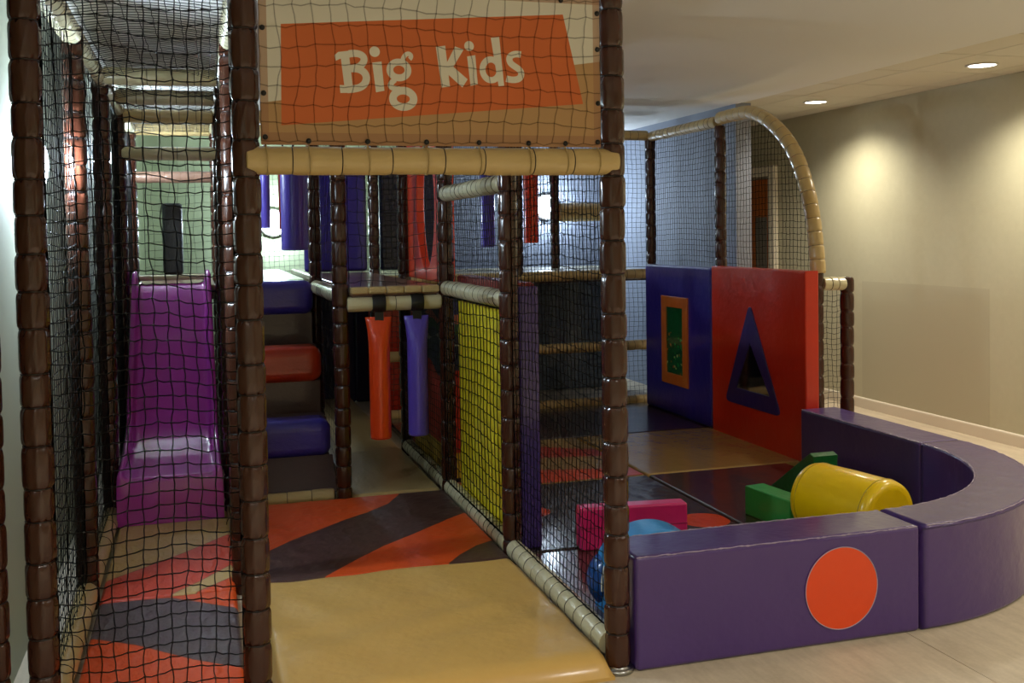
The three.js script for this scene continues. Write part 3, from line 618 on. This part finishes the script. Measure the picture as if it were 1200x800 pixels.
// ---------------------------------------------------------------- hanging bags
function bag(label, x, z, yTop, yBot, r, m, o = {}) {
  const t = thing('hanging_bag', label, 'punch bag', [x, yBot, z], 0, 'hanging foam bags');
  const H = yTop - yBot, rad = 24, rows = [], pos = [], idx = [], uv = [];
  const ys = [0, .004, .015, .04, .2, .5, .7, .8, .87, .92, .96, 1];
  ys.forEach((k, i) => {
    const flat = o.flat ? Math.max(0, (k - .78) / .22) : 0, rr = r * (k === 0 ? .86 : k < .01 ? .96 : 1);
    for (let a = 0; a <= rad; a++) { const th = a / rad * 6.28319; const wr = 1 + .04 * Math.sin(th * 5 + k * 30) * (flat > 0 ? flat : 0); pos.push(rr * (1 + flat * .26) * Math.cos(th) * wr, k * H, rr * (1 - flat * .8) * Math.sin(th) * wr); uv.push(a / rad, k * H * 2); }
  });
  const w = rad + 1; for (let i = 0; i < ys.length - 1; i++) for (let a = 0; a < rad; a++) { const p = i * w + a; idx.push(p, p + w, p + 1, p + 1, p + w, p + w + 1); }
  const c0 = pos.length / 3; pos.push(0, .001, 0); uv.push(0, 0); for (let a = 0; a < rad; a++) idx.push(c0, a, a + 1);
  const c1 = pos.length / 3; pos.push(0, H, 0); uv.push(0, 0); const b = (ys.length - 1) * w; for (let a = 0; a < rad; a++) idx.push(c1, b + a + 1, b + a);
  const g = new THREE.BufferGeometry(); g.setAttribute('position', new THREE.Float32BufferAttribute(pos, 3)); g.setAttribute('uv', new THREE.Float32BufferAttribute(uv, 2)); g.setIndex(idx); g.computeVertexNormals();
  part('foam_cylinder', g, m, t);
  if (o.flat) {
    part('strap', rbox(.05, o.strap, .006, .002), M.net, t, [0, H - .03 + o.strap / 2, r * .24]);
    const sl = new THREE.TorusGeometry(PR * 1.03, .006, 6, 24); sl.scale(1, 1, 7); sl.rotateY(Math.PI / 2); part('strap_loop', sl, M.net, t, [0, o.loopY - yBot, 0]);
  } else part('rope', new THREE.CylinderGeometry(.008, .008, TOP - yTop, 8), M.net, t, [0, H + (TOP - yTop) / 2 - .01, 0]);
  const seam = new THREE.TorusGeometry(r * .99, .0025, 5, 28); seam.rotateX(Math.PI / 2); part('seam', seam, m, t, [0, .012, 0]);
}
bag('orange hanging foam bag below the deck bar', .822, Z2 + .02, 1.07, .38, .06, M.orange, { flat: 1, strap: .06, loopY: 1.145 });
bag('purple hanging foam bag below the deck bar', 1.04, Z2 + .02, 1.07, .385, .058, M.violet, { flat: 1, strap: .06, loopY: 1.145 });
bag('thick purple cylinder hanging above the foam steps', .505, -4.0, 2.1, 1.435, .094, M.violet);
bag('thin purple cylinder hanging in front of the deck lamp', .365, -4.9, 2.1, 1.6, .036, M.violet);
bag('thin red cylinder hanging behind the thick purple cylinder', .51, -4.95, 2.1, 1.59, .04, M.red);
bag('orange cylinder hanging on the deck behind the toddler net', 2.735, -5.5, 2.1, 1.44, .068, M.salmon);
bag('purple cylinder hanging on the deck behind the yellow panel', 2.33, -5.5, 2.1, 1.41, .064, M.violet);

// ---------------------------------------------------------------- toddler corner panels
{
  const t = thing('padded_barrier', 'blue padded panel with framed green window board', 'panel', [3.55, .05, -4.17]);
  part('body', worldUV(rbox(.1, 1.2, 1.16, .02, 4)), vinyl('panelBlue', 0x30247c, .28), t, [0, .6, 0]);
  const fr = new THREE.Shape(); fr.moveTo(-.225, -.35); fr.lineTo(.225, -.35); fr.lineTo(.225, .35); fr.lineTo(-.225, .35); fr.closePath();
  const ho = new THREE.Path(); ho.moveTo(-.15, -.27); ho.lineTo(-.15, .27); ho.lineTo(.15, .27); ho.lineTo(.15, -.27); ho.closePath(); fr.holes.push(ho);
  const fg = new THREE.ExtrudeGeometry(fr, { depth: .012, bevelEnabled: true, bevelThickness: .004, bevelSize: .004, bevelSegments: 2 }); fg.rotateY(-Math.PI / 2);
  const f = part('window_frame', fg, vinyl('frameOrange', 0xc8641c, .45), t, [-.05, .6, -.01]);
  const map = canvasTex(128, 256, (c) => { c.fillStyle = '#0e5a2c'; c.fillRect(0, 0, 128, 256); let s = 9; const r = () => { s = (s * 1103515245 + 12345) & 0x7fffffff; return s / 0x7fffffff; }; for (let i = 0; i < 46; i++) { c.fillStyle = ['#8a4a28', '#a8a86a', '#2c7a3c', '#0a3c1c', '#b0522c'][Math.floor(r() * 5)]; c.beginPath(); c.ellipse(r() * 128, 90 + r() * 166, 3 + r() * 5, 2 + r() * 5, r() * 3, 0, 7); c.fill(); } });
  const bg = box(.006, .55, .31); part('picture_board', bg, new THREE.MeshPhysicalMaterial({ map, roughness: .2, clearcoat: .5 }), f, [-.002, 0, 0]);
}
{
  // red panel with a triangular window cut through it
  const t = thing('padded_barrier', 'red padded panel with a purple framed triangular mirror', 'panel', [3.55, .05, -2.965]);
  const s = new THREE.Shape(); s.moveTo(-.6, 0); s.lineTo(.6, 0); s.lineTo(.6, 1.2); s.lineTo(-.6, 1.2); s.closePath();
  // shape x = -z here (mirrored by the rotation): centre the triangle at z -3.0
  const tri = (ax, ay, bx, by, cx, cy) => { const h = new THREE.Path(); h.moveTo(ax, ay); h.lineTo(bx, by); h.lineTo(cx, cy); h.closePath(); return h; };
  const g = new THREE.ExtrudeGeometry(s, { depth: .076, bevelEnabled: true, bevelThickness: .012, bevelSize: .012, bevelSegments: 3 }); g.rotateY(-Math.PI / 2); g.translate(.038, 0, 0); worldUV(g);
  part('body', g, M.red, t);
  const rs = new THREE.Shape(), o = [[-.055, .97], [-.4, .25], [.33, .25]];
  const P = o.map(q => new THREE.Vector2(...q)), rr = .06;
  for (let i = 0; i < 3; i++) { const a = P[(i + 2) % 3], b = P[i], c = P[(i + 1) % 3]; const u = a.clone().sub(b).normalize().multiplyScalar(rr), v = c.clone().sub(b).normalize().multiplyScalar(rr); const p1 = b.clone().add(u), p2 = b.clone().add(v); i ? rs.lineTo(p1.x, p1.y) : rs.moveTo(p1.x, p1.y); rs.quadraticCurveTo(b.x, b.y, p2.x, p2.y); } rs.closePath();
  rs.holes.push(tri(-.055, .70, -.25, .36, .2, .36));
  const fg = new THREE.ExtrudeGeometry(rs, { depth: .006, bevelEnabled: true, bevelThickness: .003, bevelSize: .003, bevelSegments: 2, curveSegments: 8 }); fg.rotateY(-Math.PI / 2); worldUV(fg);
  const f = part('triangle_frame', fg, vinyl('frameBlue', 0x32206e, .35), t, [-.05, 0, 0]);
  const pg = new THREE.ShapeGeometry(new THREE.Shape([new THREE.Vector2(-.055, .70), new THREE.Vector2(-.25, .36), new THREE.Vector2(.2, .36)])); pg.rotateY(-Math.PI / 2);
  part('mirror_face', pg, M.mirror, f, [-.003, 0, 0]).userData.label = 'dark reflective triangle';
}

// ---------------------------------------------------------------- purple foam wall
function softBlock(w, h, d, r = .018) { return worldUV(rbox(w, h, d, r, 5)); }
function wornPiping(curvePts, parent, closed = false) {
  const c = new THREE.CatmullRomCurve3(curvePts, closed), n = Math.round(c.getLength() / .012), pos = [], idx = [], uv = [], rad = 6;
  for (let i = 0; i <= n; i++) {
    const p = c.getPointAt(i / n), tn = c.getTangentAt(i / n), up = new THREE.Vector3(0, 1, 0), sd_ = tn.clone().cross(up).normalize(), k = .0014 + .0022 * Math.pow(Math.abs(Math.sin(i * 1.7) * Math.sin(i * .37 + 1)), 2);
    p.addScaledVector(up, .0012 * Math.sin(i * .9) * Math.sin(i * .13)); p.addScaledVector(sd_, .001 * Math.sin(i * 1.3));
    for (let a = 0; a <= rad; a++) { const th = a / rad * 6.28319; pos.push(p.x + sd_.x * k * Math.cos(th), p.y + k * Math.sin(th), p.z + sd_.z * k * Math.cos(th)); uv.push(0, 0); }
  }
  for (let i = 0; i < n; i++) for (let a = 0; a < rad; a++) { const q = i * (rad + 1) + a; idx.push(q, q + 1, q + rad + 1, q + 1, q + rad + 2, q + rad + 1); }
  const g = new THREE.BufferGeometry(); g.setAttribute('position', new THREE.Float32BufferAttribute(pos, 3)); g.setAttribute('uv', new THREE.Float32BufferAttribute(uv, 2)); g.setIndex(idx); g.computeVertexNormals();
  const m = part('worn_piping', g, M.piping, parent); m.userData.label = 'whitish worn seam piping'; return m;
}
const V = (x, y, z) => new THREE.Vector3(x, y, z), BH = .402;
{
  const t = thing('foam_bench', 'straight purple foam wall block with an orange disc', 'foam wall', [1.855, 0, -.085], 0, 'purple foam wall blocks');
  part('block', softBlock(1.165, BH, .25), M.purple, t, [0, BH / 2, 0]);
  const disc = new THREE.CylinderGeometry(.152, .152, .006, 56); disc.rotateX(Math.PI / 2); part('disc', worldUV(disc), M.orange, t, [.237, .205, .126]).userData.label = 'orange vinyl disc';
  const ring = new THREE.TorusGeometry(.152, .0018, 6, 64); part('disc_stitching', ring, M.piping, t, [.237, .205, .129]);
  wornPiping([V(-.575, BH - .004, .118), V(-.2, BH - .003, .12), V(.2, BH - .004, .12), V(.575, BH - .004, .118)], t);
  wornPiping([V(-.575, BH - .002, -.115), V(0, BH, -.117), V(.575, BH - .002, -.115)], t);
}
{
  const t = thing('foam_bench', 'curved purple foam wall corner block', 'foam wall', [2.444, 0, -1.215], 0, 'purple foam wall blocks');
  const Ro = 1.255, Ri = 1.0, n = 64, r = .018, prof = [];
  const corner = (cx, cy, a0) => { for (let k = 0; k <= 4; k++) { const a = a0 + k / 4 * Math.PI / 2; prof.push([cx + r * Math.cos(a), cy + r * Math.sin(a)]); } };
  corner(Ro - r, r, -Math.PI / 2); prof.push([Ro, .2], [Ro, .325]); corner(Ro - r, BH - r, 0); corner(Ri + r, BH - r, Math.PI / 2); corner(Ri + r, r, Math.PI);
  const pos = [], idx = [], uv = [], w = prof.length;
  for (let i = 0; i <= n; i++) { const a = .003 + i / n * (Math.PI / 2 - .006); prof.forEach(([q, y], j) => { const rr = q + (q > 1.2 ? .004 * Math.sin(a * 60) * Math.max(0, (y - .33) / .07) * (.5 + .5 * Math.sin(a * 11)) : 0); pos.push(rr * Math.sin(a), y, rr * Math.cos(a)); uv.push(a * 1.1, j < 8 ? y : q); }); }
  for (let i = 0; i < n; i++) for (let j = 0; j < w; j++) { const a = i * w + j, b = i * w + (j + 1) % w; idx.push(a, a + w, b, b, a + w, b + w); }
  for (const [i, f] of [[0, 1], [n, 0]]) { const c = pos.length / 3; pos.push((Ro + Ri) / 2 * Math.sin(i / n * Math.PI / 2), BH / 2, (Ro + Ri) / 2 * Math.cos(i / n * Math.PI / 2)); uv.push(0, 0); for (let j = 0; j < w; j++) { const a = i * w + j, b = i * w + (j + 1) % w; f ? idx.push(c, a, b) : idx.push(c, b, a); } }
  const g = new THREE.BufferGeometry(); g.setAttribute('position', new THREE.Float32BufferAttribute(pos, 3)); g.setAttribute('uv', new THREE.Float32BufferAttribute(uv, 2)); g.setIndex(idx); g.computeVertexNormals();
  part('block', g, M.purple, t);
  const arc = (R) => Array.from({ length: 15 }, (_, k) => { const a = .02 + k / 14 * 1.53; return V(R * Math.sin(a), BH - .003, R * Math.cos(a)); });
  wornPiping(arc(Ro - .006), t); wornPiping(arc(Ri + .006), t);
}
{
  const t = thing('foam_bench', 'straight purple foam wall block running to the red panel', 'foam wall', [3.572, 0, -1.775], 0, 'purple foam wall blocks');
  part('block', softBlock(.255, BH, 1.11), M.purple, t, [0, BH / 2, 0]);
  wornPiping([V(-.122, BH - .003, -.55), V(-.122, BH - .002, 0), V(-.122, BH - .003, .55)], t);
}

// ---------------------------------------------------------------- loose soft shapes
{ const t = thing('foam_block', 'pink foam block standing on edge on the toddler mat', 'foam block', [1.78, .05, -1.15], -.13);
  part('body', softBlock(.52, .2, .09, .012), M.pink, t, [0, .1, 0]);
  part('seam', rbox(.522, .004, .004, .0015), vinyl('pinkSeam', 0xa81858, .5), t, [0, .105, .045]); }
{
  const t = thing('foam_cylinder', 'yellow foam cylinder lying inside the curved wall', 'foam cylinder', [2.76, .222, -.85]);
  t.rotation.y = Math.atan2(.21, .98);
  const pr = [[0, -.24], [.12, -.243], [.145, -.238], [.162, -.222], [.168, -.2], [.17, 0], [.168, .2], [.162, .222], [.145, .238], [.12, .236], [0, .23]].map(p => new THREE.Vector2(...p));
  const g = new THREE.LatheGeometry(pr, 48); g.rotateX(Math.PI / 2); part('body', g, M.yellow, t);
  const sm = new THREE.TorusGeometry(.168, .0025, 6, 48); part('seam', sm, vinyl('yellowSeam', 0xb89a10, .5), t, [0, 0, .19]); part('seam', sm, M.yellowSeam, t, [0, 0, -.19]);
}
single('foam_block', softBlock(.12, .15, .36, .008), M.green, 'bright green foam block next to the yellow cylinder', 'foam block', [2.63, .125, -1.28], [0, .12, 0]);
{
  const s = new THREE.Shape(); s.moveTo(0, 0); s.lineTo(.4, 0); s.lineTo(.42, .25); s.lineTo(.39, .26); s.closePath();
  const g = new THREE.ExtrudeGeometry(s, { depth: .14, bevelEnabled: true, bevelSize: .006, bevelThickness: .006, bevelSegments: 2 });
  single('foam_wedge', worldUV(g), M.darkGreen, 'dark green foam wedge behind the yellow cylinder', 'foam wedge', [3.12, .057, -1.9], [0, -Math.PI / 2 , 0]);
}
{ // blue arch-shaped shape behind the steel footed post
  const t = thing('foam_hump', 'light and dark blue rounded foam shape behind the purple wall', 'foam shape', [1.54, .05, -.40]);
  const s = new THREE.Shape(); s.moveTo(-.2, 0); s.lineTo(.2, 0); s.lineTo(.2, .13); s.absellipse(0, .13, .2, .17, 0, Math.PI, false); s.lineTo(-.2, 0);
  const g = new THREE.ExtrudeGeometry(s, { depth: .16, bevelEnabled: true, bevelSize: .012, bevelThickness: .012, bevelSegments: 3, curveSegments: 24 }); g.translate(0, .012, -.08);
  part('body', worldUV(g), M.sky, t);
  const f = new THREE.SphereGeometry(.12, 24, 16); f.scale(1, 1, .9); part('end_roll', f, M.blue, t, [-.13, .108, -.06], [0, 0, 0]);
  const zz = new THREE.TorusGeometry(.12, .005, 6, 32, 3); part('zigzag_trim', zz, M.white, t, [-.13, .108, -.06], [0, .7, .3]);
}

// ---------------------------------------------------------------- bulkhead lamps
function bulkhead(label, pos, turn, power) {
  const t = thing('bulkhead_lamp', label, 'lamp', pos, turn, 'white bulkhead lamps');
  const b = new THREE.CylinderGeometry(.13, .14, .03, 32); b.rotateX(Math.PI / 2); part('housing', b, M.white, t, [0, 0, .015]);
  const d = new THREE.SphereGeometry(.12, 32, 16, 0, Math.PI * 2, 0, Math.PI / 2); d.rotateX(Math.PI / 2); d.scale(1, 1, .5); part('diffuser', d, M.lampCool, t, [0, 0, .03]);
  const l = new THREE.PointLight(COOL, power, 0, 2); l.position.set(0, 0, .135); l.shadow.radius = 2; l.castShadow = true; l.name = 'lamp_glow'; t.add(l);
}
bulkhead('bright white round lamp on the wall beside the slide lane', [LX, 1.83, -1.14], Math.PI / 2, POWER.side);
bulkhead('white round lamp on the wall high beside the slide top', [LX, 2.1, -4.35], Math.PI / 2, POWER.slideTop);
bulkhead('bright white round lamp on the far wall behind the step deck', [.56, 1.67, BZ], 0, POWER.back);
bulkhead('bright white round lamp behind the toddler back net', [3.36, 1.8, BZ], 0, POWER.backRight);

scene.traverse(o => { if (o.isMesh) { o.castShadow = true; o.receiveShadow = true; } });
renderer.render(scene, camera);
